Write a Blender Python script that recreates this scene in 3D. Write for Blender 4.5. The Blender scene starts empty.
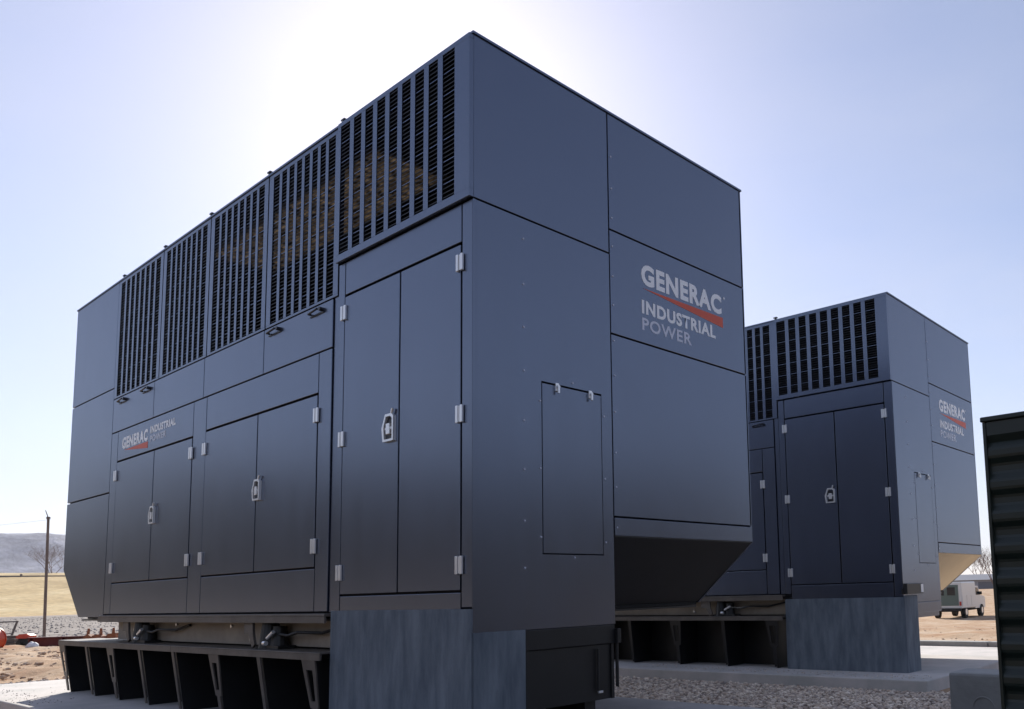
import bpy, bmesh, math, random
from mathutils import Vector, Matrix, noise
random.seed(7)
PI = math.pi
sc = bpy.context.scene
COL = sc.collection

# ------------------------------------------------------------------ materials
def mat(name, col, rough=.5, metal=0., spec=.5, var=0., vscale=4., bump=0., bscale=40., stretch=(1, 1, 1), col2=None, coat=0., trans=0.):
    m = bpy.data.materials.new(name); m.use_nodes = True
    nt = m.node_tree; N = nt.nodes; L = nt.links
    b = N['Principled BSDF']
    b.inputs['Base Color'].default_value = (*col, 1)
    b.inputs['Roughness'].default_value = rough
    b.inputs['Metallic'].default_value = metal
    b.inputs['Specular IOR Level'].default_value = spec
    b.inputs['Coat Weight'].default_value = coat
    if var or col2 or bump:
        tc = N.new('ShaderNodeTexCoord'); mp = N.new('ShaderNodeMapping')
        mp.inputs['Scale'].default_value = stretch
        L.new(tc.outputs['Object'], mp.inputs['Vector'])
    if var or col2:
        n = N.new('ShaderNodeTexNoise'); n.inputs['Scale'].default_value = vscale; n.inputs['Detail'].default_value = 6
        n.inputs['Roughness'].default_value = .62
        L.new(mp.outputs[0], n.inputs['Vector'])
        r = N.new('ShaderNodeValToRGB')
        r.color_ramp.elements[0].position = .33; r.color_ramp.elements[1].position = .68
        c2 = col2 if col2 else tuple(min(1, c * (1 + var)) for c in col)
        c1 = col if col2 else tuple(c * (1 - var) for c in col)
        r.color_ramp.elements[0].color = (*c1, 1); r.color_ramp.elements[1].color = (*c2, 1)
        L.new(n.outputs['Fac'], r.inputs['Fac']); L.new(r.outputs['Color'], b.inputs['Base Color'])
    if bump:
        n2 = N.new('ShaderNodeTexNoise'); n2.inputs['Scale'].default_value = bscale; n2.inputs['Detail'].default_value = 5
        L.new(mp.outputs[0], n2.inputs['Vector'])
        bp = N.new('ShaderNodeBump'); bp.inputs['Strength'].default_value = bump; bp.inputs['Distance'].default_value = .02
        L.new(n2.outputs['Fac'], bp.inputs['Height']); L.new(bp.outputs['Normal'], b.inputs['Normal'])
    return m

PAINT = (.021, .0225, .036)
def paint_mat(name, c, rough=.24):
    m = mat(name, c, rough, spec=.95, var=.05, vscale=1.6, bump=.05, bscale=.9, stretch=(1, 1, .6), coat=0)
    m.node_tree.nodes['Principled BSDF'].inputs['IOR'].default_value = 2.05
    m.node_tree.nodes['Principled BSDF'].inputs['Coat Roughness'].default_value = .18
    nt = m.node_tree; N = nt.nodes; L = nt.links; b = N['Principled BSDF']
    for q in N:
        if q.type == 'TEX_NOISE' and abs(q.inputs['Scale'].default_value - .9) < 1e-4: q.inputs['Detail'].default_value = 1.0
    tc = N.new('ShaderNodeTexCoord'); mp = N.new('ShaderNodeMapping'); mp.inputs['Scale'].default_value = (3, 3, .9)
    L.new(tc.outputs['Object'], mp.inputs['Vector'])
    n = N.new('ShaderNodeTexNoise'); n.inputs['Scale'].default_value = 2; n.inputs['Detail'].default_value = 7
    L.new(mp.outputs[0], n.inputs['Vector'])
    mr = N.new('ShaderNodeMapRange'); mr.inputs[3].default_value = rough - .03; mr.inputs[4].default_value = rough + .05; b.inputs['Specular Tint'].default_value = (.66, .77, 1, 1)
    L.new(n.outputs['Fac'], mr.inputs[0]); L.new(mr.outputs[0], b.inputs['Roughness'])
    return m
M = {}
M['paint'] = paint_mat('charcoal_blue_paint', PAINT)
M['black'] = mat('black_steel', (.012, .012, .013), .45, var=.2)
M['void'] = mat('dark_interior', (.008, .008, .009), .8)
M['base'] = mat('dark_base_steel', (.105, .09, .078), .5, var=.25, vscale=5, bump=.1, bscale=30)
M['mesh'] = mat('dark_mesh_wire', (.018, .02, .028), .45)
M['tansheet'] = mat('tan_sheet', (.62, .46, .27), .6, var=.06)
M['frame'] = mat('bounce_tinted_frame_steel', (.33, .28, .225), .6, var=.2, vscale=3)  # tan bounce light from the ground is put into this steel's colour
M['steel'] = mat('stainless_steel', (.9, .9, .9), .25, metal=.55)
M['latch_dark'] = mat('dark_latch', (.02, .02, .025), .3)
M['skirt'] = mat('dusty_grey_skirt', (.085, .108, .138), .75, col2=(.175, .205, .24), vscale=2.4, stretch=(4, 4, .9), bump=.3, bscale=14)
M['white'] = mat('white_decal', (.93, .93, .95), .45)
M['lilac'] = mat('pale_grey_decal', (.60, .62, .74), .45)
M['red'] = mat('red_decal', (.75, .11, .05), .45)
M['concrete'] = mat('concrete', (.34, .34, .33), .85, var=.14, vscale=3, bump=.25, bscale=25)
M['padcon'] = mat('pad_concrete', (.42, .41, .39), .85, col2=(.6, .55, .53), vscale=1.7, bump=.2, bscale=30)
M['cabinet'] = mat('dark_green_ribbed_paint', (.012, .02, .016), .33, var=.2, vscale=3)
M['maroon'] = mat('maroon_paint', (.10, .018, .02), .5, var=.3, vscale=4)
M['redpaint'] = mat('red_machine_paint', (.5, .05, .025), .45, var=.2)
M['orange'] = mat('orange_red_drum', (.55, .07, .02), .4, var=.15)
M['rust'] = mat('rusty_iron', (.16, .05, .025), .8, col2=(.32, .13, .06), vscale=12, bump=.3)
M['sack'] = mat('white_sack', (.7, .7, .72), .7, var=.1, bump=.5, bscale=8)
M['wood'] = mat('grey_wood', (.14, .11, .09), .8, var=.3, vscale=8)
M['post'] = mat('weathered_post', (.17, .14, .125), .7, var=.2)
M['bark'] = mat('bare_bark', (.2, .15, .13), .9)
M['truck'] = mat('white_truck_paint', (.62, .66, .68), .3, coat=.3)
M['truckdark'] = mat('grey_green_door', (.10, .15, .14), .5)
M['glass'] = mat('dark_glass', (.02, .03, .035), .08)
M['rubber'] = mat('black_rubber', (.02, .02, .02), .8)
M['shed'] = mat('pale_shed_cladding', (.42, .42, .44), .6, var=.08)
M['shedroof'] = mat('grey_shed_roof', (.2, .2, .22), .5)
M['amber'] = mat('red_lens', (.4, .03, .02), .2)

# tan fibreglass filter roof: lets sunlight through
def tan_mat():
    m = bpy.data.materials.new('tan_filter_cloth'); m.use_nodes = True
    N = m.node_tree.nodes; L = m.node_tree.links; N.clear()
    o = N.new('ShaderNodeOutputMaterial'); mx = N.new('ShaderNodeMixShader'); mx.inputs[0].default_value = .75
    d = N.new('ShaderNodeBsdfDiffuse'); t = N.new('ShaderNodeBsdfTranslucent')
    tc = N.new('ShaderNodeTexCoord'); n = N.new('ShaderNodeTexNoise'); n.inputs['Scale'].default_value = 14; n.inputs['Detail'].default_value = 6
    r = N.new('ShaderNodeValToRGB'); r.color_ramp.elements[0].color = (.04, .035, .03, 1); r.color_ramp.elements[1].color = (.36, .30, .23, 1)
    r.color_ramp.elements[0].position = .35; r.color_ramp.elements[1].position = .66
    L.new(tc.outputs['Object'], n.inputs['Vector']); L.new(n.outputs['Fac'], r.inputs['Fac'])
    L.new(r.outputs[0], d.inputs[0]); L.new(r.outputs[0], t.inputs[0])
    L.new(d.outputs[0], mx.inputs[1]); L.new(t.outputs[0], mx.inputs[2]); L.new(mx.outputs[0], o.inputs[0])
    return m
M['tan'] = tan_mat()

for k_ in ('white', 'lilac'):
    M[k_].node_tree.nodes['Principled BSDF'].inputs['IOR'].default_value = 2.0; M[k_].node_tree.nodes['Principled BSDF'].inputs['Roughness'].default_value = .3
def ground_mat(name, cols, scale, bump=.6, bscale=9, fine=60, bdist=.05):
    m = bpy.data.materials.new(name); m.use_nodes = True
    nt = m.node_tree; N = nt.nodes; L = nt.links; b = N['Principled BSDF']; b.inputs['Roughness'].default_value = .95
    b.inputs['Specular IOR Level'].default_value = .15
    tc = N.new('ShaderNodeTexCoord')
    n = N.new('ShaderNodeTexNoise'); n.inputs['Scale'].default_value = scale; n.inputs['Detail'].default_value = 9; n.inputs['Roughness'].default_value = .65
    L.new(tc.outputs['Object'], n.inputs['Vector'])
    r = N.new('ShaderNodeValToRGB'); e = r.color_ramp.elements
    e[0].position = .3; e[1].position = .7; e[0].color = (*cols[0], 1); e[1].color = (*cols[-1], 1)
    for i, c in enumerate(cols[1:-1]):
        k = e.new(.3 + .4 * (i + 1) / (len(cols) - 1)); k.color = (*c, 1)
    L.new(n.outputs['Fac'], r.inputs['Fac'])
    n3 = N.new('ShaderNodeTexNoise'); n3.inputs['Scale'].default_value = fine; n3.inputs['Detail'].default_value = 4
    L.new(tc.outputs['Object'], n3.inputs['Vector'])
    mr = N.new('ShaderNodeMapRange'); mr.inputs[1].default_value = .3; mr.inputs[2].default_value = .7; mr.inputs[3].default_value = .7; mr.inputs[4].default_value = 1.2
    L.new(n3.outputs['Fac'], mr.inputs[0])
    mx = N.new('ShaderNodeMix'); mx.data_type = 'RGBA'; mx.blend_type = 'MULTIPLY'; mx.inputs[0].default_value = 1
    L.new(r.outputs[0], mx.inputs[6]); L.new(mr.outputs[0], mx.inputs[7]); L.new(mx.outputs[2], b.inputs['Base Color'])
    n2 = N.new('ShaderNodeTexNoise'); n2.inputs['Scale'].default_value = bscale; n2.inputs['Detail'].default_value = 10; n2.inputs['Roughness'].default_value = .7
    L.new(tc.outputs['Object'], n2.inputs['Vector'])
    bp = N.new('ShaderNodeBump'); bp.inputs['Strength'].default_value = bump; bp.inputs['Distance'].default_value = bdist
    L.new(n2.outputs['Fac'], bp.inputs['Height']); L.new(bp.outputs[0], b.inputs['Normal'])
    return m
M['dirt'] = ground_mat('sandy_dirt', [(.34, .18, .10), (.46, .32, .21), (.60, .49, .38)], .8)
M['rocky'] = ground_mat('rocky_ground', [(.17, .145, .13), (.28, .25, .23), (.42, .38, .35)], .9, .6, 3, 6, .08)
M['road'] = ground_mat('added_road_gravel', [(.16, .125, .10), (.24, .19, .15), (.32, .26, .20)], .6, .8, 20, 80)  # only for the added sheet in front of the pads
M['scrub'] = ground_mat('added_hill_scrub', [(.03, .032, .02), (.06, .05, .035), (.10, .08, .055)], .05, 1., .5, 1, .5)  # dark colour for the added out-of-view hills
M['asphalt'] = ground_mat('asphalt', [(.035, .035, .036), (.05, .05, .05), (.07, .068, .065)], .6, .6, 40, 90)  # for the added ground sheets beside the pads
M['field'] = ground_mat('dry_grass_field', [(.30, .21, .09), (.46, .34, .17), (.58, .48, .29)], .035, .8, .25, .8)
M['gravelbed'] = ground_mat('gravel_bed', [(.2, .17, .15), (.34, .29, .25), (.5, .43, .37)], 8, 1., 30, 90)
M['mountain'] = ground_mat('snowy_mountain', [(.18, .19, .25), (.36, .37, .44), (.88, .88, .95)], .005, 1., .02, .05, 20)

# ------------------------------------------------------------------ mesh helpers
def box(bm, x0, x1, y0, y1, z0, z1, bev=0.):
    if x0 > x1: x0, x1 = x1, x0
    if y0 > y1: y0, y1 = y1, y0
    if z0 > z1: z0, z1 = z1, z0
    mtx = Matrix.Translation(((x0 + x1) / 2, (y0 + y1) / 2, (z0 + z1) / 2)) @ Matrix.Diagonal((x1 - x0, y1 - y0, z1 - z0, 1))
    r = bmesh.ops.create_cube(bm, size=1, matrix=mtx)
    if bev:
        es = set(e for v in r['verts'] for e in v.link_edges)
        bmesh.ops.bevel(bm, geom=list(es), offset=bev, segments=2, affect='EDGES', profile=.5)
def prism(bm, pts, ax, a, b):
    """extrude polygon pts (in the two other axes, order xyz minus ax) from a to b along ax"""
    def mk(p, t):
        if ax == 0: return (t, p[0], p[1])
        if ax == 1: return (p[0], t, p[1])
        return (p[0], p[1], t)
    v0 = [bm.verts.new(mk(p, a)) for p in pts]; v1 = [bm.verts.new(mk(p, b)) for p in pts]
    fs = [bm.faces.new(v0), bm.faces.new(v1[::-1])]
    n = len(pts)
    for i in range(n): fs.append(bm.faces.new((v0[(i + 1) % n], v0[i], v1[i], v1[(i + 1) % n])))
    bmesh.ops.recalc_face_normals(bm, faces=fs)
def tube(bm, p0, p1, r0, r1=None, n=10, cap=True):
    if r1 is None: r1 = r0
    p0 = Vector(p0); p1 = Vector(p1); d = p1 - p0
    q = d.to_track_quat('Z', 'Y').to_matrix().to_4x4()
    m = Matrix.Translation((p0 + p1) / 2) @ q
    bmesh.ops.create_cone(bm, cap_ends=cap, segments=n, radius1=r0, radius2=r1, depth=d.length, matrix=m)
def path(bm, pts, r, n=8):
    for a, b in zip(pts[:-1], pts[1:]): tube(bm, a, b, r, n=n)
def ring(bm, outer, inner, ax, a, b):
    """plate with a hole: outer/inner polygons with equal vertex counts"""
    def mk(p, t):
        if ax == 0: return (t, p[0], p[1])
        if ax == 1: return (p[0], t, p[1])
        return (p[0], p[1], t)
    O0 = [bm.verts.new(mk(p, a)) for p in outer]; I0 = [bm.verts.new(mk(p, a)) for p in inner]
    O1 = [bm.verts.new(mk(p, b)) for p in outer]; I1 = [bm.verts.new(mk(p, b)) for p in inner]
    n = len(outer); fs = []
    for i in range(n):
        j = (i + 1) % n
        fs += [bm.faces.new((O0[i], O0[j], I0[j], I0[i])), bm.faces.new((O1[i], I1[i], I1[j], O1[j])),
               bm.faces.new((O0[j], O0[i], O1[i], O1[j])), bm.faces.new((I0[i], I0[j], I1[j], I1[i]))]
    bmesh.ops.recalc_face_normals(bm, faces=fs)
def obj(name, bm, m, parent=None, loc=None, smooth=False):
    me = bpy.data.meshes.new(name); bm.to_mesh(me); bm.free(); me.materials.append(m if not isinstance(m, str) else M[m])
    if smooth:
        for p in me.polygons: p.use_smooth = True
    o = bpy.data.objects.new(name, me); COL.objects.link(o)
    if parent is not None: o.parent = parent
    if loc is not None: o.location = loc
    return o
def tag(o, label=None, cat=None, group=None, kind=None):
    if label: o['label'] = label
    if cat: o['category'] = cat
    if group: o['group'] = group
    if kind: o['kind'] = kind
    return o
def empty(name, loc, rz=0.):
    e = bpy.data.objects.new(name, None); COL.objects.link(e); e.location = loc; e.rotation_euler = (0, 0, rz); e.empty_display_size = .3
    return e
def B(): return bmesh.new()

def lettering(name, txt, m, parent, plane, u0, u1, z0, z1, w, bold=0., ital=0.):
    """flat lettering stretched to the box u0..u1, z0..z1 on plane 'x' (end) or 'y' (side)"""
    c = bpy.data.curves.new('tmp', 'FONT'); c.body = txt; c.offset = bold; c.extrude = 0.0; c.resolution_u = 4; c.space_character = 1.12
    o = bpy.data.objects.new('tmp', c); COL.objects.link(o)
    bpy.context.view_layer.update()
    dg = bpy.context.evaluated_depsgraph_get()
    me = bpy.data.meshes.new_from_object(o.evaluated_get(dg))
    bpy.data.objects.remove(o); bpy.data.curves.remove(c)
    bm = B(); bm.from_mesh(me); bpy.data.meshes.remove(me)
    xs = [v.co.x for v in bm.verts]; ys = [v.co.y for v in bm.verts]
    ax, bx, ay, by = min(xs), max(xs), min(ys), max(ys)
    for v in bm.verts:
        u = (v.co.x - ax) / (bx - ax); t = (v.co.y - ay) / (by - ay)
        uu = u0 + (u1 - u0) * u; zz = z0 + (z1 - z0) * t
        v.co = (w, uu, zz) if plane == 'x' else (uu, w, zz)
    d = Vector((.0, 0, 0)); r = {'geom': []}
    for g in r['geom']:
        if isinstance(g, bmesh.types.BMVert): g.co += d
    return obj(name, bm, m, parent)

# ------------------------------------------------------------------ generator
def generator(loc, rz, zp, label, second=False):
    root = empty('generator_enclosure', (loc[0], loc[1], zp), rz)
    tag(root, label, 'generator', 'large charcoal blue generator enclosures')
    OFF = Vector((0, 0, -zp))
    def put(name, bm, m, parent=None):
        o = obj(name, bm, m, parent if parent else root)
        if parent is None: o.location = OFF
        return o
    H = 4.45; XL = -7.84; Y2 = 2.93; T = .025; Y1 = 1.215; G = .006
    # dark core behind the seams
    bm = B()
    box(bm, -7.0, -.62, .03, Y2 - .03, .72, 3.04)
    prism(bm, [(XL + .03, 1.32), (-7.0, .74), (-7.0, 3.04), (XL + .03, 3.04)], 1, .03, Y2 - .03)
    box(bm, -.61, -.03, .03, Y1 - .02, .64, 3.04)
    prism(bm, [(-.03, 1.27), (-.03, 3.04), (-.6, 3.04), (-.6, .79)], 1, Y1 - .02, Y2 - .03)
    box(bm, XL + .03, XL + .05, .03, Y2 - .03, 3.05, H - .0125)
    box(bm, -.05, -.03, .03, Y2 - .03, 3.05, H - .0125)
    box(bm, XL + .05, -.05, Y2 - .05, Y2 - .03, 3.05, H - .0125)
    box(bm, XL + .05, -6.36, .03, .05, 3.05, H - .03)
    put('inner_wall', bm, 'void')
    # side panels
    def plate(x0, x1, z0, z1, y=0., name='side_panel', m='paint', t=T):
        bm = B(); box(bm, x0 + G, x1 - G, y, y + t, z0 + G, z1 - G, .003); return put(name, bm, m)
    plate(-1.53, -.115, 3.075, 3.335)
    plate(-.115, 0, .78 if not second else .7, 3.335, name='corner_post')
    plate(-1.625, -1.53, .76, 3.335, name='frame_stile')
    plate(-1.53, -.115, .62, .88)
    plate(-1.70, -1.625, .76, 3.11, y=.012, name='frame_stile')
    for a, b in ((-6.40, -5.22), (-5.22, -4.01), (-4.01, -2.82), (-2.82, -1.70)): plate(a, b, 2.72, 3.10)
    plate(-6.40, -6.20, .765, 2.72, name='frame_stile'); plate(-4.21, -3.92, .765, 2.72, name='frame_stile'); plate(-1.895, -1.70, .765, 2.72, name='frame_stile')
    logo_panel = plate(-6.20, -4.21, 2.39, 2.72); plate(-3.92, -1.895, 2.405, 2.72)
    plate(-6.20, -4.21, .765, 1.09); plate(-3.92, -1.895, .765, 1.09)
    plate(XL, -6.40, 3.23, H - .008); plate(XL, -6.40, 2.075, 3.23)
    bm = B(); prism(bm, [(XL, 2.065), (-6.406, 2.065), (-6.406, .74), (-7.215, .74), (XL, 1.29)], 1, 0, T); put('side_panel', bm, 'paint')
    # doors with hinges and latches
    def hinge(door, x, z, s):
        h = B()
        box(h, x - .034, x - .011, -.020, -.004, z - .055, z + .055, .003)
        box(h, x + .011, x + .034, -.020, -.004, z - .055, z + .055, .003)
        tube(h, (x, -.012, z - .050), (x, -.012, z + .050), .006, n=8)
        obj('hinge', h, 'steel', door)
    def latch(door, x, z, s=1.):
        h = B(); w = .052 * s; hh = .078 * s
        o = [(x - w, z - hh), (x + w, z - hh), (x + w, z + hh * .8), (x + w * .6, z + hh), (x - w * .6, z + hh), (x - w * 1.25, z)]
        i = [(x - w * .74, z - hh * .84), (x + w * .74, z - hh * .84), (x + w * .74, z + hh * .64), (x + w * .42, z + hh * .82), (x - w * .44, z + hh * .82), (x - w * .93, z)]
        ring(h, o, i, 1, -.026, -.004)
        box(h, x - w * .34, x + w * .34, -.030, -.006, z - hh * .5, z + hh * .30, .003); box(h, x - w * .8, x + w * .8, -.018, -.006, z - hh * .12, z + hh * .06)
        tube(h, (x + w * .5, -.018, z + hh), (x + w * .7, -.018, z + hh * 1.35), .008 * s)
        L_ = obj('latch', h, 'steel', door)
        h = B(); box(h, x - w * .72, x + w * .72, -.010, -.0045, z - hh * .82, z + hh * .62); obj('latch_recess', h, 'latch_dark', L_)
    doors = [(-1.53, -.80, .88, 3.075, 'L', (2.94, 2.0, 1.04), None), (-.80, -.115, .88, 3.075, 'R', (2.94, 1.97, 1.04), None),
             (-3.92, -2.885, 1.09, 2.405, 'L', (2.235, 1.25), None), (-2.885, -1.895, 1.09, 2.405, 'R', (2.235, 1.25), (-2.835, 1.76, 1.1)),
             (-6.20, -5.14, 1.09, 2.39, 'L', (2.235, 1.25), None), (-5.14, -4.21, 1.09, 2.39, 'R', (2.235, 1.25), (-5.09, 1.73, 1.1))]
    for k, (a, b, z0, z1, s, hz, la) in enumerate(doors):
        g = .009 if s else G
        bm = B(); box(bm, a + g, b - g, -.003, .02, z0 + g, z1 - .014, .003); d = put('door', bm, 'paint')
        for z in hz: hinge(d, a + .004 if s == 'L' else b - .004, z, s)
        if la: latch(d, *la)
        if k == 0: latch(d, -.895, 1.995, 1.2)
    # louvre grilles: frame + vertical bars + thin blades
    def grille(x0, x1, z0, z1, n, sx0, sx1, y0, y1, sz0, sz1):
        bm = B()
        box(bm, x0, x1, y0, y1 if y0 < 0 else y0 + .012, sz1, z1, .002); box(bm, x0, x1, y0, y1 if y0 < 0 else y0 + .012, z0, sz0, .002)
        yb = y0 + .005
        box(bm, x0, sx0, y0, yb, sz0, sz1); box(bm, sx1, x1, y0, yb, sz0, sz1); box(bm, x0, x0 + .02, yb, y1, sz0, sz1); box(bm, x1 - .02, x1, yb, y1, sz0, sz1)
        pitch = (sx1 - sx0 + .0) / n; sw = pitch * .66
        bars = []
        for i in range(n - 1):
            c = sx0 + pitch * (i + 1)
            box(bm, c - (pitch - sw) / 2, c + (pitch - sw) / 2, y0, yb, sz0, sz1)
        fr = put('louvre_grille', bm, 'paint')
        nz = int((sz1 - sz0) / .030)
        for sel, nm, mm, dy, th in ((False, 'louvre_blades', 'mesh', .005, .0055), (True, 'louvre_rods', 'paint', .008, .0055)):
            bm = B()
            for k in range(nz):
                if (k % 5 == 3) != sel: continue
                z = sz0 + (k + .5) * (sz1 - sz0) / nz
                box(bm, sx0, sx1, yb + .0005, yb + dy, z, z + th)
            obj(nm, bm, mm, fr)
        return fr
    grille(-1.625, 0, 3.34, H - .014, 9, -1.58, -.155, -.03, .004, 3.395, 4.40)
    xs = [-1.70, -2.82, -4.0, -5.14, -6.39]
    for a, b in ((-2.80, -1.64), (-3.965, -2.82), (-5.105, -3.985), (-6.395, -5.125)):
        grille(a, b, 3.105, H - .014, 8, a + .075, b - .07, 0, .04, 3.125, 4.40)
    # latch handles under grilles
    for x in (-2.62, -1.93, -6.10, -5.42):
        bm = B(); path(bm, [(x - .09, -.004, 3.04), (x - .09, -.03, 3.04), (x + .04, -.03, 3.055), (x + .04, -.004, 3.055)], .008)
        tube(bm, (x + .07, -.03, 3.05), (x + .07, 0, 3.05), .016); box(bm, x - .11, x + .1, -.008, 0, 3.02, 3.03)
        put('grille_handle', bm, 'latch_dark')
    # end wall (x = 0)
    def eplate(y0, y1, z0, z1, x=0., name='end_panel'):
        bm = B(); box(bm, x - T, x, y0 + G, y1 - G, z0 + G, z1 - G, .003); return put(name, bm, 'paint')
    eplate(.0, Y1, 3.335, H - .008)
    hy0, hy1, hz0, hz1 = .555, 1.10, 1.115, 2.25; zb = .632
    bm = B(); g2 = .007
    ring(bm, [(.027, zb), (Y1 - G, zb), (Y1 - G, 3.329), (.027, 3.329)], [(hy0 - g2, hz0 - g2), (hy1 + g2, hz0 - g2), (hy1 + g2, hz1 + g2), (hy0 - g2, hz1 + g2)], 0, -T, -.0005)
    put('end_panel', bm, 'paint')
    bm = B(); box(bm, -.02, .001, hy0, hy1, hz0, hz1 - .006, .002); hatch = put('access_hatch', bm, 'paint')
    for y in (.68, .99):
        bm = B(); box(bm, .001, .012, y - .014, y + .014, hz1 - .045, hz1 + .012, .002); tube(bm, (.012, y, hz1 - .015), (.028, y, hz1 - .015), .012)
        tube(bm, (.024, y, hz1 - .012), (.024, y, hz1 - .06), .009); obj('hatch_clip', bm, 'steel', hatch)
    bp = eplate(Y1, Y2, 3.525, H - .008); logop = eplate(Y1, Y2, 2.73, 3.525); eplate(Y1, Y2, 1.385, 2.73); eplate(Y1, Y2, 1.245, 1.385, x=.004)
    # corner edge strip at near corner below ledge (end side return)
    bm = B(); box(bm, -.003, .0, .0, .026, zb, 3.33); put('corner_post', bm, 'paint')
    # sloping undersides
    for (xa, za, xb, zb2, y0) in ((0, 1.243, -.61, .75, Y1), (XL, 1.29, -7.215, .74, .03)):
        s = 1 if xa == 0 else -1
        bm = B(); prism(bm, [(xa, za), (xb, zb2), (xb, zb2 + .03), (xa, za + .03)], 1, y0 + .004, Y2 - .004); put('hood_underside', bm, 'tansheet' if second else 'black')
    # hood cheek next to the cabinet, underside and hidden far walls
    bm = B(); box(bm, -.6, -.03, Y1 - .012, Y1, .66, 1.3); put('end_panel', bm, 'paint')
    bm = B(); box(bm, -7.2, -.62, .03, Y2 - .03, .70, .716); box(bm, -.61, -.03, .03, Y1 - .02, .62, .635); put('floor_pan', bm, 'black')
    bm = B(); prism(bm, [(XL, 1.29), (-7.215, .74), (-.61, .74), (0, 1.243), (0, H - .0125), (XL, H - .0125)], 1, Y2 - T, Y2); put('rear_panel', bm, 'paint')
    for za, zc in ((1.30, 3.0), (3.01, H - .0125)):
        bm = B(); box(bm, XL, XL + T, .004 + T, Y2 - T - .002, za, zc); put('end_panel', bm, 'paint')
    # roof: rim with filter cloth set in openings
    bm = B(); r0, r1 = H - .012, H + .004
    ops = [(-6.3, -4.35), (-4.25, -2.9)]
    # solid plate strips around two openings
    fx0, fx1, fy0, fy1 = -4.9, -1.75, .36, 1.0
    ring(bm, [(XL - .006, -.008), (.010, -.008), (.010, Y2 + .01), (XL - .006, Y2 + .01)], [(fx0, fy0), (fx1, fy0), (fx1, fy1), (fx0, fy1)], 2, r0, r1)
    roof = put('roof', bm, 'paint')
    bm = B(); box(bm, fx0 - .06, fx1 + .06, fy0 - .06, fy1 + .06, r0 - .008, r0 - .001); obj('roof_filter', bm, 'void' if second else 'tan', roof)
    for x in (-1.61, -2.82, -3.99, -5.10, -6.27):
        bm = B(); tube(bm, (x, .012, H + .003), (x, .012, H + .03), .016); box(bm, x - .025, x + .025, -.005, .03, H + .025, H + .038); obj('roof_bolt', bm, 'black', roof)
    # ceiling fittings behind the grilles
    for x in (-2.3, -3.1, -4.3, -5.5):
        bm = B(); box(bm, x - .02, x + .02, .9, Y2 - .08, H - .12, H - .08)
        put('roof_beam', bm, 'void')
    # bolts
    spots = [(.40, z) for z in (3.19, 2.88, 2.59, 2.30, 1.97, 1.65, 1.32, 1.02)]
    spots += [(1.245, z) for z in (4.1, 3.85, 3.62, 3.4, 3.17, 2.95, 2.68, 2.42, 2.15, 1.85, 1.6, 1.31)]
    spots += [(.535, 2.12), (.535, 1.67), (.535, 1.22), (1.13, 2.10), (1.13, 1.65), (1.13, 1.2), (.83, 2.29), (.83, 1.09)]
    for (y, z) in spots:
        bm = B(); tube(bm, (-.001, y, z), (.005, y, z), .0075, .006, n=8); put('rivet', bm, 'lilac')
    # lettering
    def logo(parent, plane, u0, s, zt, w):
        pass
    lettering('lettering', 'GENERAC', M['white'], logop, 'x', 1.56, 2.585, 3.195, 3.365, .0015, .045)
    bm = B(); prism(bm, [(1.57, 3.168), (2.60, 3.175), (2.60, 3.085)], 0, .0008, .0015); obj('logo_wedge', bm, 'red', logop)
    lettering('lettering', 'INDUSTRIAL', M['white'], logop, 'x', 1.56, 2.49, 2.965, 3.075, .0015, .04)
    lettering('lettering', 'POWER', M['lilac'], logop, 'x', 1.56, 2.16, 2.835, 2.935, .0015, .022)
    bm = B(); tube(bm, (.001, 2.625, 3.355), (.003, 2.625, 3.355), .011, n=12); obj('registered_mark', bm, 'white', logop)
    if True:
        lettering('lettering', 'GENERAC', M['white'], logo_panel, 'y', -6.06, -5.34, 2.505, 2.63, -.0015, .045)
        bm = B(); prism(bm, [(-6.0, 2.492), (-5.33, 2.497), (-5.33, 2.43)], 1, -.0008, -.0015); obj('logo_wedge', bm, 'red', logo_panel)
        lettering('lettering', 'INDUSTRIAL', M['white'], logo_panel, 'y', -5.27, -4.63, 2.565, 2.64, -.0015, .045)
        lettering('lettering', 'POWER', M['lilac'], logo_panel, 'y', -5.27, -4.86, 2.48, 2.545, -.0015, .03)
    # shelf, frame, rail and gussets of the base
    bm = B(); box(bm, -6.39, -1.64, -.05, .1, .735, .757, .004); box(bm, -6.39, -1.64, -.05, -.035, .69, .735); put('base_shelf', bm, 'base')
    bm = B(); box(bm, -6.4, -1.64, .15, 2.45, .50, .735); fr = put('base_frame', bm, 'frame')
    for (x, z) in ((-4.8, .66), (-3.60, .65), (-3.22, .655), (-3.22, .545), (-5.9, .6)):
        bm = B(); tube(bm, (x, .15, z), (x, .135, z), .014); obj('bolt', bm, 'steel', fr)
    zr = .485
    bm = B()
    box(bm, -7.55, -4.30, -.085, .32, zr - .012, zr, .003); box(bm, -4.295, -1.63, -.085, .32, zr - .012, zr, .003)
    box(bm, -7.55, -4.30, -.085, -.07, zr - .055, zr - .012); box(bm, -4.295, -1.63, -.085, -.07, zr - .055, zr - .012)
    box(bm, -7.55, -1.63, .32, 2.5, zr - .04, zr - .01)
    put('base_rail', bm, 'base')
    bm = B(); box(bm, -7.6, -1.7, .42, .45, zp, zr - .04); box(bm, -7.6, -1.7, 2.1, 2.13, zp, zr - .04); put('base_web', bm, 'black')
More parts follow.
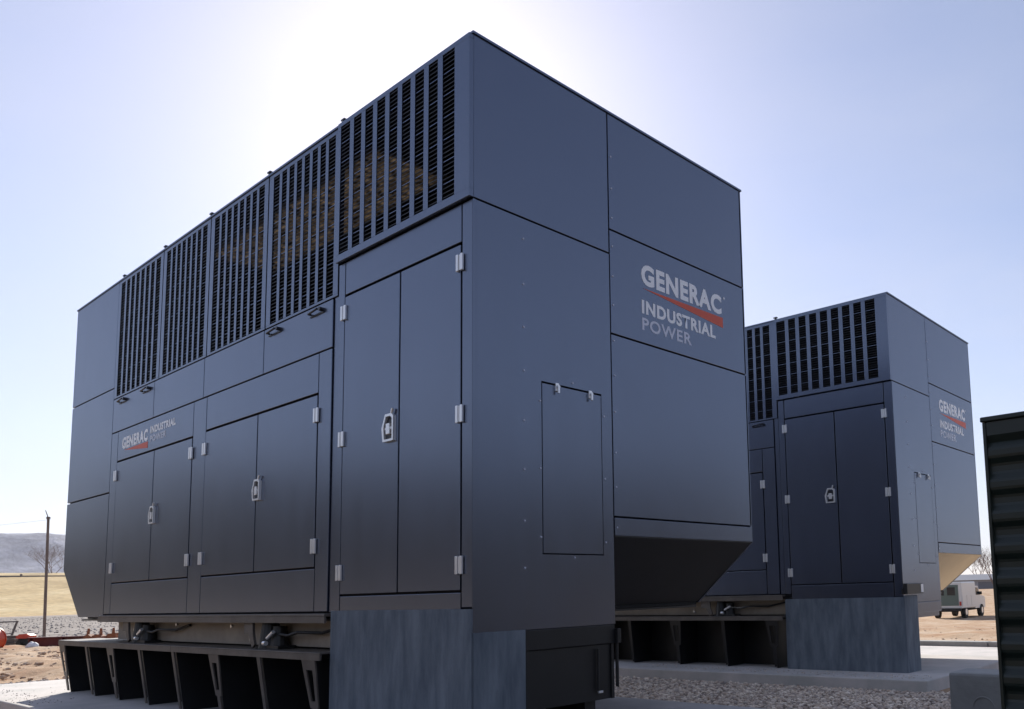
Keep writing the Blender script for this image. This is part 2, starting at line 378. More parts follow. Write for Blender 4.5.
    for i, x in enumerate((-7.44, -6.62, -5.88, -5.08, -4.26, -3.40, -2.58, -1.80)):
        wide = i in (0, 2, 5, 7)
        bm = B(); prism(bm, [(-.055, zr - .055), (.42, zr - .055), (.42, zp), (.03, zp)], 0, x - .012, x + .012); wb = put('base_gusset', bm, 'black')  # black webs put the deep shade of the recess into their colour
        bm = B()
        def fy(z): return -.07 + (.085) * (zr - .055 - z) / (zr - .055 - zp)
        zt, zm = zr - .056, zr - .40
        w0, w1 = (.085, .05) if wide else (.045, .035)
        v = []
        lo_ = zp + .02
        def strip(za, zb_, wa, wb_, sl=0):
            a = [(x - wa, fy(za), za), (x + wa, fy(za), za), (x + wb_, fy(zb_), zb_), (x - wb_, fy(zb_), zb_)]
            vs = [bm.verts.new(p) for p in a] + [bm.verts.new((p[0], p[1] - .012, p[2])) for p in a]
            for f in ((0, 1, 2, 3), (7, 6, 5, 4), (0, 4, 5, 1), (1, 5, 6, 2), (2, 6, 7, 3), (3, 7, 4, 0)): bm.faces.new([vs[q] for q in f])
        if wide:
            strip(zt, zt - .07, .095, .09); strip(zm + .05, zm, .062, .055)
            for sd_ in (-1, 1):
                za, zb_ = zt - .07, zm + .05
                a = [(x + sd_ * .09, fy(za), za), (x + sd_ * .045, fy(za), za), (x + sd_ * .03, fy(zb_), zb_), (x + sd_ * .062, fy(zb_), zb_)]
                vs = [bm.verts.new(p) for p in a] + [bm.verts.new((p[0], p[1] - .012, p[2])) for p in a]
                for f in ((0, 1, 2, 3), (7, 6, 5, 4), (0, 4, 5, 1), (1, 5, 6, 2), (2, 6, 7, 3), (3, 7, 4, 0)): bm.faces.new([vs[q] for q in f])
            strip(zm, lo_, .03, .025)
        else: strip(zt, lo_, .028, .02)
        bmesh.ops.recalc_face_normals(bm, faces=bm.faces[:])
        obj('flange', bm, 'black' if second else 'base', wb)
    for x in (-5.6, -2.85):
        bm = B(); prism(bm, [(x - .13, .69), (x + .02, .69), (x + .03, .60), (x + .06, .52), (x + .02, .49), (x - .05, .60), (x - .13, .60)], 1, -.02, .0)
        br = put('mount_bracket', bm, 'base')
        bm = B(); tube(bm, (x + .16, .06, .487), (x + .16, .06, .70), .085, .06, n=16); tube(bm, (x + .30, .07, .487), (x + .30, .07, .66), .07, .05, n=16)
        box(bm, x + .05, x + .42, .0, .14, .487, .51); obj('vibration_mount', bm, 'black', br)
        bm = B(); path(bm, [(x + .30, .05, .60), (x + .5, .04, .59), (x + .62, .05, .615), (x + .9, .1, .61), (x + 1.15, .13, .66)], .012); obj('hose', bm, 'black', br)
        bm = B(); tube(bm, (x + .2, -.01, .53), (x + .24, -.01, .53), .018); tube(bm, (x + .26, -.01, .57), (x + .36, -.01, .62), .014); obj('bolt', bm, 'steel', br)
    # skirt under the cabinet
    zt = .775 if not second else .70
    zt2 = .645 if not second else .73
    bm = B(); box(bm, -1.625, .004, -.012, -.002, zp, zt, .002); box(bm, -.004, .008, -.0, .395, zp, zt2 - .012)
    box(bm, -1.625, -1.61, 0, .4, zp, .7); box(bm, -1.6, -.01, .38, .395, zp, .62)
    put('cabinet_skirt', bm, 'skirt')
    bm = B(); box(bm, -.6, .002, .40, 1.20, .50, .628, .004); box(bm, -.55, -.02, .42, 1.16, .44, .50); ub = put('cable_box', bm, 'black' if not second else 'paint')
    if not second:
        bm = B(); box(bm, -.55, -.012, .405, 1.19, .125, .498, .004); box(bm, -.012, .0, 1.165, 1.19, .125, .498); box(bm, -.012, .0, .405, .43, .125, .498)
        tube(bm, (.004, 1.03, .19), (.004, 1.03, .47), .009); box(bm, -.5, -.1, .5, .6, zp, .125); box(bm, -.5, -.1, 1.0, 1.1, zp, .125); lb = obj('lower_box', bm, 'black', ub)
        bm = B(); box(bm, -.011, .006, 1.035, 1.075, .172, .187, .002); obj('catch', bm, 'steel', lb)
        bm = B(); box(bm, -.05, .03, 1.2, 1.235, .50, .60, .004); tube(bm, (0, 1.22, .5), (0, 1.22, .2), .012); obj('side_bracket', bm, 'black', ub)
    else:
        bm = B(); box(bm, .0, .05, .0, .50, .735, .86, .006); box(bm, -.02, .0, -.012, .0, .735, .8)
        cb = put('conduit_box', bm, 'black')
        bm = B(); box(bm, .05, .054, .42, .49, .75, .85); obj('box_label', bm, 'white', cb)
    return root

generator((0, 0), 0, -.10, 'largest generator enclosure, its corner filling the middle of the photo, gold light in its grilles')
generator((-.2228, 6.3527), .0348, -.19, 'smaller-looking generator enclosure standing on the far pad, its grille side in deep shade', True)

# ------------------------------------------------------------------ setting
def sheet(name, x0, x1, y0, y1, z, m, nx=1, ny=1, fn=None):
    bm = B()
    vs = [[bm.verts.new((x0 + (x1 - x0) * i / nx, y0 + (y1 - y0) * j / ny, z + (fn(x0 + (x1 - x0) * i / nx, y0 + (y1 - y0) * j / ny) if fn else 0))) for j in range(ny + 1)] for i in range(nx + 1)]
    for i in range(nx):
        for j in range(ny): bm.faces.new((vs[i][j], vs[i + 1][j], vs[i + 1][j + 1], vs[i][j + 1]))
    return obj(name, bm, m, smooth=True)
GZ = -.33
def drop(x, y):
    a = min(1, max(0, (y - 13) / 30)); b_ = min(1, max(0, (x + 48) / 20)); a = a * a * (3 - 2 * a); b_ = b_ * b_ * (3 - 2 * b_)
    return -1.05 * a * b_
def ground_mesh():
    xs = [-4000, -1500, -500, -200, -100, -70] + [-60 + 3 * k for k in range(61)] + [140, 200, 400, 1000, 4000]
    ys = [-4000, -1500, -500, -100, -30] + [-12 + 3 * k for k in range(31)] + [100, 200, 400, 1000, 4000]
    bm = B(); vs = [[bm.verts.new((x, y, GZ + drop(x, y))) for y in ys] for x in xs]
    for i in range(len(xs) - 1):
        for j in range(len(ys) - 1): bm.faces.new((vs[i][j], vs[i + 1][j], vs[i + 1][j + 1], vs[i][j + 1]))
    return obj('ground', bm, 'dirt', smooth=True)
tag(ground_mesh(), 'sunlit sandy dirt ground around the concrete pads', kind='structure')
def bumps(x, y):
    e = min(1, max(0, min((x + 30) / 4, (-10.2 - x) / 1.5))) * min(1, max(0, (14 - abs(y - 2)) / 3))
    n = noise.noise(Vector((x * .35, y * .9, 0))) * .20 + noise.noise(Vector((x * 1.7, y * 2.1, 3))) * .05 + noise.noise(Vector((x * 5, y * 5, 7))) * .018
    return .004 + e * max(0, n + .05) 
tag(sheet('churned_mud', -30, -10, -12, 16, GZ, 'dirt', 220, 300, bumps), 'churned dry mud ridges left of the pad', kind='structure')
def bumps2(x, y):
    e = min(1, max(0, min((y - 13) / 2, (40 - y) / 5))) * min(1, max(0, (12 - abs(x + 6)) / 3))
    n = noise.noise(Vector((x * .8, y * .6, 5))) * .07 + noise.noise(Vector((x * 2.7, y * 2.1, 3))) * .03
    return .012 + drop(x, y) + e * max(0, n + .03)
tag(sheet('rutted_dirt', -18, 6, 13, 40, GZ, 'dirt', 160, 160, bumps2), 'rutted dirt yard behind the far generator', kind='structure')
def rb(x, y):
    e = min(1, max(0, (-34 - x) / 8))
    return .004 + e * (max(0, noise.noise(Vector((x * .12, y * .2, 1)))) * .15 + noise.noise(Vector((x * .6, y * .8, 2))) * .03 + .1) * .5
tag(sheet('added_gravel_road', -70, 40, -45, -1.25, GZ + .004, 'road'), 'brown gravel road added out of view to darken the panel reflections', kind='structure')  # ground sheet added mostly out of view, dims what the lower panels reflect
tag(sheet('unseen_asphalt_yard', 1.3, 60, -1.2, 10, GZ + .008, 'asphalt'), 'unseen dark asphalt added beside the pads to darken end wall reflections', kind='structure')  # dark ground added out of view for the near end wall to reflect
tag(sheet('unseen_asphalt_yard', 14, 100, 10.01, 90, GZ + .008, 'asphalt', 40, 40, lambda x, y: drop(x, y) + .03), 'unseen far asphalt added to darken reflections low on the end wall', kind='structure')  # second added sheet, darkens grazing reflections at the end wall's foot
tag(sheet('rocky_ground', -150, -33, -60, 90, GZ + .006, 'rocky', 180, 200, rb), 'grey rocky waste ground beyond the dirt', kind='structure')
# hill of dry grass, rising from 150 m to 420 m
def hill(x, y):
    t = min(1, max(0, (-148 - x) / 260)); t = t * t * (3 - 2 * t)
    e = min(1, max(0, (420 - y) / 200))
    return (t * 14.8 + noise.noise(Vector((x * .01, y * .01, 4))) * 1.0 * t) * e
tag(sheet('grass_hill', -640, -140, -900, 420, GZ - .3, 'field', 60, 80, hill), 'dry golden grass hill on the left horizon', kind='structure')
def ring_hills():
    bm = B(); cols = []; n = 150
    for i in range(n + 1):
        az_ = math.radians(29 + (264 - 29) * i / n); row = []
        for (r_, hh) in ((190, -.5), (215, 14), (245, 30), (290, 44), (380, 40), (520, -1)):
            k = min(1, i / 5, (n - i) / 8)
            h_ = hh * k * (1 + .35 * noise.noise(Vector((i * .13, r_ * .01, 0)))) + (noise.noise(Vector((i * .9, r_ * .05, 2))) * 2.5 if hh > 0 else 0)
            row.append(bm.verts.new((math.sin(az_) * r_, math.cos(az_) * r_, GZ - 1.2 + h_)))
        cols.append(row)
    for i in range(n):
        for j in range(5): bm.faces.new((cols[i][j], cols[i + 1][j], cols[i + 1][j + 1], cols[i][j + 1]))
    bmesh.ops.recalc_face_normals(bm, faces=bm.faces[:])
    return obj('unseen_scrub_hills', bm, 'scrub', smooth=True)
tag(ring_hills(), 'unseen dark scrub hills added to darken low panel reflections', kind='structure')  # hill ring added outside the view so the lower panels reflect dark
def mtn(x, y):
    d = (-x - 2000) / 900.
    env = math.sin(min(1, max(0, d)) * PI)
    h = 122 + 45 * noise.noise(Vector((y * .0012, 3, 0))) + 18 * noise.noise(Vector((y * .004, x * .004, 0)))
    rid = noise.hetero_terrain(Vector((x * .003, y * .003, 1)), 1, 2, 6, .7) * 24
    return max(-5, env * (h + rid))
tag(sheet('mountain', -2900, -2000, -2600, 2600, -1, 'mountain', 60, 260, mtn), 'long snow-dusted mountain ridge on the left horizon', kind='structure')

def slab(name, x0, x1, y0, y1, z0, z1, rz=0, org=(0, 0), m='padcon', bev=.012, lab=''):
    bm = B(); box(bm, x0, x1, y0, y1, z0, z1, bev)
    o = obj(name, bm, m); o.location = (org[0], org[1], 0); o.rotation_euler = (0, 0, rz)
    return tag(o, lab, kind='structure')
slab('concrete_pad', -9.6, .60, -.67, 2.6, -.6, -.10, lab='concrete pad under the nearest generator')
slab('concrete_pad', -9.6, .50, -.68, 2.62, -.6, -.19, .0348, (-.2228, 6.3527), lab='concrete pad under the far generator')
slab('kerb', -12, -1.72, 0, .25, -.6, -.24, .0348, (.2, 12.6), 'concrete', lab='low concrete kerb behind the far pad')
slab('kerb', -1.70, 6, 0, .25, -.6, -.24, .0348, (.2, 12.6), 'concrete', lab='low concrete kerb behind the far pad')
slab('concrete_apron', -12, 6, 8.96, 12.3, -.6, -.318, lab='sunlit pale concrete apron behind the far pad')
tag(sheet('gravel_bed', -8.5, 1.29, 2.55, 5.95, GZ + .006, 'gravelbed', 60, 30, lambda x, y: .02 * noise.noise(Vector((x * 3, y * 3, 0)))), 'gravel bed between the two pads', kind='structure')

# loose stones
def stones(name, n, reg, smin, smax, m, lab, fz=GZ):
    bm = B(); 
    ico = B(); bmesh.ops.create_icosphere(ico, subdivisions=1, radius=1)
    vs = [v.co.copy() for v in ico.verts]; fs = [[v.index for v in f.verts] for f in ico.faces]; ico.free()
    verts = []; faces = []
    for k in range(n):
        x, y = reg(); s = random.uniform(smin, smax) * random.choice((.7, 1, 1.2)); base = len(verts)
        rot = Matrix.Rotation(random.uniform(0, 6.3), 3, 'Z') @ Matrix.Rotation(random.uniform(-.5, .5), 3, 'X')
        sx, sy, sz = s * random.uniform(.8, 1.4), s * random.uniform(.7, 1.1), s * random.uniform(.45, .8)
        z = fz + sz * random.uniform(0, .5) + (drop(x, y) if y > 13 else 0)
        for v in vs:
            j = 1 + random.uniform(-.22, .22)
            p = rot @ Vector((v.x * sx * j, v.y * sy * j, v.z * sz * j)); verts.append((p.x + x, p.y + y, p.z + z))
        faces += [[i + base for i in f] for f in fs]
    me = bpy.data.meshes.new(name); me.from_pydata(verts, [], faces); me.materials.append(M[m])
    o = bpy.data.objects.new(name, me); COL.objects.link(o)
    return tag(o, lab, 'gravel' if 'gravel' in name else 'stones', kind='stuff')
def stonemat(name, cols):
    m = bpy.data.materials.new(name); m.use_nodes = True; N = m.node_tree.nodes; L = m.node_tree.links; b = N['Principled BSDF']; b.inputs['Roughness'].default_value = .85
    g = N.new('ShaderNodeNewGeometry'); r = N.new('ShaderNodeValToRGB'); e = r.color_ramp.elements
    e[0].color = (*cols[0], 1); e[1].color = (*cols[-1], 1)
    for i, c in enumerate(cols[1:-1]): k = e.new((i + 1) / (len(cols) - 1)); k.color = (*c, 1)
    L.new(g.outputs['Random Per Island'], r.inputs[0]); L.new(r.outputs[0], b.inputs['Base Color']); M[name] = m
stonemat('gravel_stone', [(.22, .17, .14), (.64, .52, .42), (.32, .27, .24), (.85, .74, .62), (.46, .35, .27)])
stonemat('clod', [(.32, .19, .12), (.52, .38, .27), (.42, .27, .18), (.6, .48, .37)])
stonemat('scree', [(.18, .16, .15), (.42, .38, .36), (.28, .25, .24), (.6, .56, .53)])
stones('gravel', 20000, lambda: (random.uniform(-5.0, 1.28), random.uniform(2.62, 5.85)), .011, .025, 'gravel_stone', 'grey and tan gravel lying between the two pads', GZ + .012)
def rmud():
    while True:
        x = random.uniform(-28, -9.8); y = random.uniform(-3, 10)
        if noise.noise(Vector((x * .35, y * .9, 0))) > -.15 + random.uniform(-.3, .3): return x, y
stones('dirt_clods', 7000, rmud, .015, .06, 'clod', 'brown dirt clods and pebbles strewn left of the pad', GZ + .03)
def redge():
    return random.uniform(-12.5, -9.6), random.uniform(-1.5, 4)
stones('pebbles', 5000, redge, .012, .03, 'scree', 'pale pebbles along the left edge of the pad', GZ + .03)
stones('pad_grit', 350, lambda: (random.uniform(-9.5, -6.2), random.choice((random.uniform(-.65, -.3), random.uniform(-.65, 2.5)))), .003, .007, 'scree', 'grit and small pebbles scattered on the near pad', -.098)
stones('far_pad_grit', 500, lambda: (random.uniform(-4, .2), random.uniform(5.75, 6.2)), .003, .008, 'gravel_stone', 'grit and small pebbles scattered on the far pad', -.188)
stones('scree', 9000, lambda: (-34 - random.random() ** 1.6 * 90, random.uniform(-6, 40)), .015, .05, 'scree', 'pale loose rocks on the rocky ground', GZ + .1)
stones('yard_stones', 3500, lambda: (random.uniform(-12, 4), random.uniform(13, 38)), .015, .04, 'clod', 'loose stones on the sunlit dirt yard', GZ + .02)

# ------------------------------------------------------------------ camera (needed for nothing else)
YAW, PIT, ROL, F, PX, PY = .6808, .1133, -.0278, 845.56, 687.87, 494.13
CAM = Vector((4.1872, -3.1122, .85))
fw = Vector((-math.sin(YAW) * math.cos(PIT), math.cos(YAW) * math.cos(PIT), math.sin(PIT)))
rt = Vector((math.cos(YAW), math.sin(YAW), 0)); up = rt.cross(fw)
rt2 = math.cos(ROL) * rt + math.sin(ROL) * up; up2 = -math.sin(ROL) * rt + math.cos(ROL) * up
cd = bpy.data.cameras.new('camera'); cam = bpy.data.objects.new('camera', cd); COL.objects.link(cam)
cam.matrix_world = Matrix(((rt2.x, up2.x, -fw.x, CAM.x), (rt2.y, up2.y, -fw.y, CAM.y), (rt2.z, up2.z, -fw.z, CAM.z), (0, 0, 0, 1)))
cd.sensor_width = 36; cd.sensor_fit = 'HORIZONTAL'; cd.lens = F * 36 / 1024
cd.shift_x = (512 - PX) / 1024; cd.shift_y = (PY - 354.5) / 1024
cd.clip_end = 12000; cd.clip_start = .05
sc.camera = cam
def at(u, depth, z=GZ):
    """world xy on the column of picture x at a given distance ahead"""
    d = Vector((fw.x, fw.y, 0)).normalized() + rt * ((u - PX) / F)
    p = CAM + d * depth; return Vector((p.x, p.y, z))

# ------------------------------------------------------------------ things near the frame edge
# ribbed cabinet on the right
e = empty('ribbed_cabinet', (3.09, 0, GZ)); tag(e, 'dark green ribbed steel cabinet cut off by the right edge of the photo', 'cabinet')
bm = B(); h = 1.44 - GZ; w = 2.4; y0 = 0.; pitch = .118; z = 0; prof = [(y0, 0)]
nst = int((h - .06) / pitch * 12)
for k in range(nst): 
    z = k * pitch / 12; t = math.cos(2 * PI * k / 12); prof.append((y0 + .008 - .008 * max(-1, min(1, t * 1.5)), z + .002))
prof += [(y0, h - .05), (y0, h), (y0 + 1.5, h), (y0 + 1.5, 0)]
prism(bm, prof, 0, .012, w); obj('ribbed_wall', bm, 'cabinet', e)
bm = B(); box(bm, 0, .012, -.006, 1.5, 0, h, .002); obj('side_wall', bm, 'cabinet', e)
bm = B(); box(bm, -.006, w + .01, -.012, 1.51, h + .001, h + .02, .004); obj('lid', bm, 'cabinet', e)
# concrete post
e = empty('concrete_block', (2.03, 2.66, GZ)); tag(e, 'square grey concrete block standing at the edge of the gravel beside the ribbed cabinet', 'concrete block')
bm = B(); box(bm, -.17, .24, -.16, .16, 0, .582, .02); blk = obj('block_body', bm, 'concrete', e)
bm = B()
for k in range(20):
    a = PI * 2 * k / 20; b_ = PI * 2 * (k + 1) / 20
    tube(bm, (.06 + .07 * math.cos(a), -.161, .36 + .07 * math.sin(a)), (.06 + .07 * math.cos(b_), -.161, .36 + .07 * math.sin(b_)), .006, n=6)
obj('cast_ring', bm, 'concrete', e)

# ------------------------------------------------------------------ left background
p = at(47, 30.5)
e = empty('fence_post', p); tag(e, 'tall weathered steel post with a bent wire arm at its top', 'post')
bm = B(); tube(bm, (0, 0, 0), (-.08, -.06, 4.45), .05, .042, n=12); obj('pole', bm, 'post', e)
bm = B(); tube(bm, (-.08, -.06, 4.43), (-.23, -.12, 4.72), .018, .012, n=8); tube(bm, (-.08, -.06, 4.40), (-.08, -.06, 4.47), .07, .06, n=12); obj('post_arm', bm, 'post', e)
bm = B()
for (z0, dz) in ((4.42, -.05),):
    a = Vector(p) + Vector((0, 0, z0))
    q = at(-400, 40, 0) + Vector((0, 0, z0 + GZ))
    pts = []
    for k in range(13):
        t = k / 12; v = a.lerp(q, t); v.z += dz - .25 * math.sin(t * PI); pts.append(v)
    path(bm, pts, .004, 5)
    
o = obj('overhead_wire', bm, 'post'); tag(o, 'thin slack wire running left from the tall post', 'wire')
# far rail fence at the hill crest
def rail_fence(x, y0, y1, z):
    e = empty('field_fence', (x, (y0 + y1) / 2, z)); tag(e, 'low dark rail fence crossing the dry grass hill', 'fence')
    yc = (y0 + y1) / 2
    bm = B(); box(bm, -.2, .2, y0 - yc, y1 - yc, .2, 1.3); obj('rail', bm, 'post', e)
    bm = B(); y = y0
    while y < y1: box(bm, -.35, .35, y - yc, y - yc + .5, -3, 1.8); y += 12
    obj('fence_posts', bm, 'post', e)
rail_fence(-330, -300, 300, GZ + 10.4)

def limb(bm, p, d, L_, r, depth, spread, rnd):
    seg = 3; q = Vector(p); dd = Vector(d).normalized()
    for s in range(seg):
        nd = (dd + Vector((rnd.uniform(-1, 1), rnd.uniform(-1, 1), rnd.uniform(-.2, .5))) * .14).normalized()
        e = q + nd * L_ / seg; tube(bm, q, e, r * (1 - s * .22), r * (1 - (s + 1) * .22), n=5 if depth < 3 else 7, cap=False); q = e; dd = nd
        if depth > 0 and s > 0:
            for k in range(2):
                a = rnd.uniform(0, 6.28); side = Vector((math.cos(a), math.sin(a), rnd.uniform(.1, .9)))
                limb(bm, q, (dd * .8 + side * spread), L_ * .62, r * .5, depth - 1, spread, rnd)
def bare_tree(loc, h, lab, seed, depth=4, rr=.02, spread=.7):
    rnd = random.Random(seed)
    e = empty('bare_tree', loc); tag(e, lab, 'tree')
    bm = B(); tube(bm, (0, 0, 0), (0, 0, h * .3), h * rr, h * rr * .75, n=8); obj('trunk', bm, 'bark', e)
    bm = B()
    for k in range(5):
        a = k * 1.26 + rnd.uniform(-.3, .3)
        limb(bm, (0, 0, h * .27), (math.cos(a) * .6, math.sin(a) * .6, 1), h * .38, h * rr * .55, depth - 1, spread, rnd)
    obj('crown', bm, 'bark', e)
bare_tree(at(51, 300, GZ + 7.5), 16, 'bare spreading tree standing behind the tall post', 3, 5, .016, 1.0)
bare_tree(at(990, 95, GZ - 1.05), 6.2, 'bare tan tree beside the ribbed cabinet edge', 5)
bare_tree(at(975, 180, GZ - 1.05), 9, 'bare tree rising above the pale shed roof', 8)

# scrap: maroon beam, red housing, sack, drum, gate, harrow
p = at(52, 25.5)
e = empty('steel_beam', p, math.radians(46)); tag(e, 'maroon steel channel lying on the dirt beside the tall post', 'beam')
bm = B(); L2 = 1.35
box(bm, -.55, L2, -.012, .012, .03, .30); box(bm, -.55, L2, -.12, .12, 0, .03, .005); box(bm, -.55, L2, -.12, .12, .30, .33, .005); obj('channel', bm, 'maroon', e)
for x in (-.5, .4, 1.25):
    bm = B(); box(bm, x, x + .02, -.11, -.012, .03, .30); obj('stiffener', bm, 'maroon', e)
p = at(29, 27.5)
e = empty('machine_housing', p, math.radians(35)); e.scale = (.62, .62, .62); tag(e, 'small bright red machine housing on scrap left of the tall post', 'machine')
bm = B(); prism(bm, [(-.35, .38), (.38, .38), (.42, .52), (.2, .62), (-.2, .60), (-.4, .48)], 1, -.2, .2); obj('cover', bm, 'redpaint', e)
bm = B(); box(bm, -.3, .35, -.15, .15, .12, .38, .02); tube(bm, (-.2, -.22, .14), (-.2, .22, .14), .14, n=16); tube(bm, (.25, -.22, .14), (.25, .22, .14), .14, n=16); obj('chassis', bm, 'rubber', e)
p = at(36, 24.5)
bm = B(); bmesh.ops.create_icosphere(bm, subdivisions=4, radius=1)
for v in bm.verts:
    c = v.co; f = 1 + .18 * noise.noise(c * 2.2) + .06 * noise.noise(c * 6)
    v.co = Vector((c.x * .2 * f, c.y * .15 * f, max(0, c.z * .15 * f + .08)))
o = obj('sack', bm, 'sack', smooth=True); o.location = p; tag(o, 'crumpled white sack lying in front of the maroon channel', 'sack')
p = at(-15, 24)
e = empty('drum', p, math.radians(38)); tag(e, 'round orange red drum lying at the left edge of the photo', 'drum')
bm = B(); tube(bm, (0, -.45, .34), (0, .45, .34), .33, n=40)
for y in (-.44, -.15, .15, .44): tube(bm, (0, y - .015, .34), (0, y + .015, .34), .345, n=40)
obj('shell', bm, 'orange', e, smooth=False)
bm = B(); tube(bm, (0, -.458, .34), (0, -.45, .34), .3, n=40); obj('drum_end', bm, 'orange', e)
p = at(8, 28)
e = empty('timber_stack', p, math.radians(40)); tag(e, 'low stack of grey weathered timbers between the drum and red housing', 'timber')
for k, (x, z, l) in enumerate(((-.2, 0, .9), (0, 0, 1.1), (.22, 0, 1.0), (-.1, .11, .8), (.12, .11, 1.0), (0, .22, .7))):
    bm = B(); box(bm, -l * .6, l * .6, x - .09, x + .09, z, z + .1, .008); o = obj('timber', bm, 'wood', e); o.rotation_euler = (0, 0, random.uniform(-.06, .06))
p = at(8, 33)
e = empty('pipe_gate', p, math.radians(40)); tag(e, 'dark pipe gate leaning over beyond the orange drum', 'gate')
bm = B(); path(bm, [(-1.6, 0, .68), (.42, 0, .70)], .025); path(bm, [(-1.6, 0, .22), (.25, 0, .24)], .022); obj('rail', bm, 'post', e)
bm = B(); tube(bm, (.45, 0, .74), (.20, 0, 0), .04, n=8); tube(bm, (-1.6, 0, .7), (-1.6, 0, 0), .035, n=8); obj('upright', bm, 'post', e)
for i, (u, sx, lab) in enumerate(((92, .26, 'rusty iron bracket with one tall prong, leftmost of the rusty scrap behind the base rail'),
                                  (101, .30, 'rusty iron casting with a thin upright, between two rusty pieces'),
                                  (114, .22, 'rusty sloped iron piece beside the generator frame, right of the other rusty scrap'))):
    p = at(u, 24)
    e = empty('rusty_scrap', p, math.radians(40)); tag(e, lab, 'scrap iron', 'rusty scrap iron pieces')
    bm = B(); prism(bm, [(-sx * .6, 0), (sx * .55, 0), (sx * .45, .36), (sx * .1, .42), (-sx * .35, .38)] if i != 2 else [(-sx, 0), (sx, 0), (sx * .8, .44), (-sx * .2, .42), (-sx * .8, .2)], 1, -.12, .12); obj('casting', bm, 'rust', e)
    bm = B(); tube(bm, (-sx * .2 if i == 0 else sx * .2, 0, .36), (-sx * .1 if i == 0 else sx * .2, 0, .58), .045, .03, n=8); tube(bm, (-sx, .1, .05), (sx, -.1, .05), .05); obj('prong', bm, 'rust', e)

# ------------------------------------------------------------------ service truck
p = at(953, 56, GZ - 1.04)
ang = math.atan2(fw.y, fw.x) - math.radians(34)
e = empty('service_truck', p, ang); tag(e, 'white service truck with box body parked on the sunlit dirt yard', 'truck')
# local: +x = forward, length 5.6, width 2.0
bm = B(); box(bm, -2.6, .5, -1.0, 1.0, .62, 2.28, .06); obj('box_body', bm, 'truck', e)
bm = B(); prism(bm, [(.53, .55), (2.9, .55), (2.95, 1.15), (2.75, 1.28), (1.85, 1.38), (1.35, 1.98), (.53, 2.02)], 1, -.93, .93); cab = obj('cab', bm, 'truck', e)
bm = B(); prism(bm, [(.75, 1.40), (1.68, 1.40), (1.28, 1.88), (.75, 1.90)], 1, -.94, -.932); obj('side_window', bm, 'glass', cab)
bm = B(); prism(bm, [(.75, 1.40), (1.68, 1.40), (1.28, 1.88), (.75, 1.90)], 1, .932, .94); obj('side_window', bm, 'glass', cab)
bm = B(); box(bm, 1.5, 1.56, -1.12, -.94, 1.42, 1.62, .01); obj('mirror', bm, 'rubber', cab)
for x0, x1 in ((-2.5, -1.6), (-1.55, -.6), (-.55, .4)):
    bm = B(); box(bm, x0, x1, -1.012, -1.0, .8, 1.45, .006); obj('locker_door', bm, 'truck', e)
bm = B(); box(bm, -2.62, -2.6, -.8, .8, .8, 2.1, .006); d = obj('rear_door', bm, 'truckdark', e)
bm = B(); box(bm, -2.628, -2.62, -.6, -.1, 1.45, 1.95); box(bm, -2.628, -2.62, .1, .6, 1.45, 1.95); obj('rear_window', bm, 'glass', d)
for y in (-.9, .9):
    bm = B(); box(bm, -2.63, -2.6, y - .06, y + .06, .8, 1.05); obj('tail_light', bm, 'amber', e)
bm = B(); box(bm, -2.8, -2.6, -.95, .95, .45, .6, .02); box(bm, -2.6, 2.8, -.5, .5, .42, .6); obj('chassis', bm, 'rubber', e)
for x in (-1.7, 1.95):
    for y in (-.85, .85):
        bm = B(); tube(bm, (x, y - .13, .39), (x, y + .13, .39), .39, n=28); w_ = obj('wheel', bm, 'rubber', e)
        bm = B(); s = -1 if y < 0 else 1; tube(bm, (x, y + s * .13, .39), (x, y + s * .14, .39), .2, n=20); obj('rim', bm, 'steel', w_)

# pale shed far right
p = at(985, 150, GZ - 1.05); a = math.radians(38)
e = empty('storage_shed', p, a); tag(e, 'long low pale shed with grey roof behind the service truck', 'building')
bm = B(); box(bm, -30, 30, 0, 14, 0, 2.7); obj('wall', bm, 'shed', e)
bm = B(); prism(bm, [(-.6, 2.65), (14.6, 2.65), (7, 3.7)], 0, -30.4, 30.4); obj('roof', bm, 'shedroof', e)
for x in range(-26, 27, 8):
    bm = B(); box(bm, x, x + 3.2, -.03, 0, 0, 2.3); obj('door', bm, 'shedroof', e)

# ------------------------------------------------------------------ sun and sky
SUNPX, EL = 430., math.radians(31)
sd = (Vector((fw.x, fw.y, 0)).normalized() + rt * ((SUNPX - PX) / F)).normalized()
az = math.atan2(sd.x, sd.y)      # from +Y towards +X
sun_dir = Vector((sd.x * math.cos(EL), sd.y * math.cos(EL), math.sin(EL)))
ld = bpy.data.lights.new('sun', 'SUN'); ld.energy = 5.0; ld.angle = math.radians(.5); ld.color = (1, .94, .84)
lo = bpy.data.objects.new('sun', ld); COL.objects.link(lo); lo.rotation_euler = sun_dir.to_track_quat('Z', 'Y').to_euler(); lo.location = (0, 0, 30)
w = bpy.data.worlds.new('World'); sc.world = w; w.use_nodes = True
nt = w.node_tree; bg = nt.nodes['Background']; sk = nt.nodes.new('ShaderNodeTexSky'); sk.sky_type = 'NISHITA'; sk.sun_disc = False
sk.sun_elevation = EL; sk.sun_rotation = az; sk.air_density = 1.0; sk.dust_density = 1.3; sk.ozone_density = 3.0; sk.altitude = 1300
tc = nt.nodes.new('ShaderNodeTexCoord'); mp = nt.nodes.new('ShaderNodeMapping'); mp.inputs['Scale'].default_value = (1.6, 1.6, 5)
cn = nt.nodes.new('ShaderNodeTexNoise'); cn.inputs['Scale'].default_value = 1.7; cn.inputs['Detail'].default_value = 7; cn.inputs['Roughness'].default_value = .55
cr = nt.nodes.new('ShaderNodeMapRange'); cr.inputs[1].default_value = .3; cr.inputs[2].default_value = .8; cr.inputs[3].default_value = .2; cr.inputs[4].default_value = .42
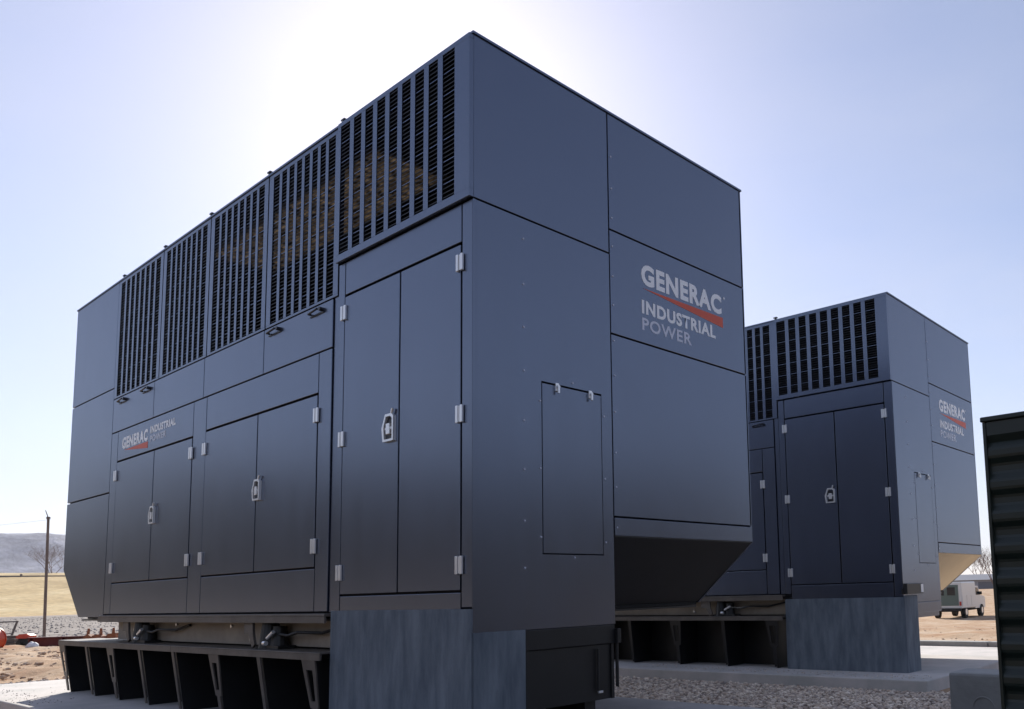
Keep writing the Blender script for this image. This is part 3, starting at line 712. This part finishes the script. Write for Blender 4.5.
cm = nt.nodes.new('ShaderNodeMix'); cm.data_type = 'RGBA'; cm.inputs[7].default_value = (5.2, 5.25, 5.8, 1)
nt.links.new(tc.outputs['Generated'], mp.inputs[0]); nt.links.new(mp.outputs[0], cn.inputs['Vector']); nt.links.new(cn.outputs['Fac'], cr.inputs[0])
sx = nt.nodes.new('ShaderNodeSeparateXYZ'); nt.links.new(tc.outputs['Generated'], sx.inputs[0])
zr_ = nt.nodes.new('ShaderNodeMapRange'); zr_.inputs[1].default_value = .08; zr_.inputs[2].default_value = .55; zr_.inputs[3].default_value = 1.7; zr_.inputs[4].default_value = .75; nt.links.new(sx.outputs[2], zr_.inputs[0])
mm_ = nt.nodes.new('ShaderNodeMath'); mm_.operation = 'MULTIPLY'; nt.links.new(cr.outputs[0], mm_.inputs[0]); nt.links.new(zr_.outputs[0], mm_.inputs[1])
nt.links.new(mm_.outputs[0], cm.inputs[0]); ct = nt.nodes.new('ShaderNodeMix'); ct.data_type = 'RGBA'; ct.blend_type = 'MULTIPLY'; ct.inputs[0].default_value = 1; ct.inputs[7].default_value = (1.05, .97, .99, 1)
nt.links.new(sk.outputs[0], ct.inputs[6]); nt.links.new(ct.outputs[2], cm.inputs[6]); nt.links.new(cm.outputs[2], bg.inputs['Color']); bg.inputs['Strength'].default_value = .108
sc.view_settings.view_transform = 'Standard'; sc.view_settings.look = 'None'; sc.view_settings.exposure = .5; sc.view_settings.gamma = 1
sc.view_settings.use_curve_mapping = False
sc.render.resolution_x = 1024; sc.render.resolution_y = 709

# air
hz = bpy.data.materials.new('haze_air'); hz.use_nodes = True; N = hz.node_tree.nodes; N.clear()
o = N.new('ShaderNodeOutputMaterial'); v = N.new('ShaderNodeVolumePrincipled'); v.inputs['Color'].default_value = (.86, .88, 1, 1); v.inputs['Density'].default_value = .00010; v.inputs['Anisotropy'].default_value = .2
hz.node_tree.links.new(v.outputs[0], o.inputs['Volume'])
bm = B(); box(bm, -4050, 4050, -4050, 4050, -8, 330); tag(obj('haze', bm, hz), 'thin pale haze fading the mountain ridge', kind='stuff')
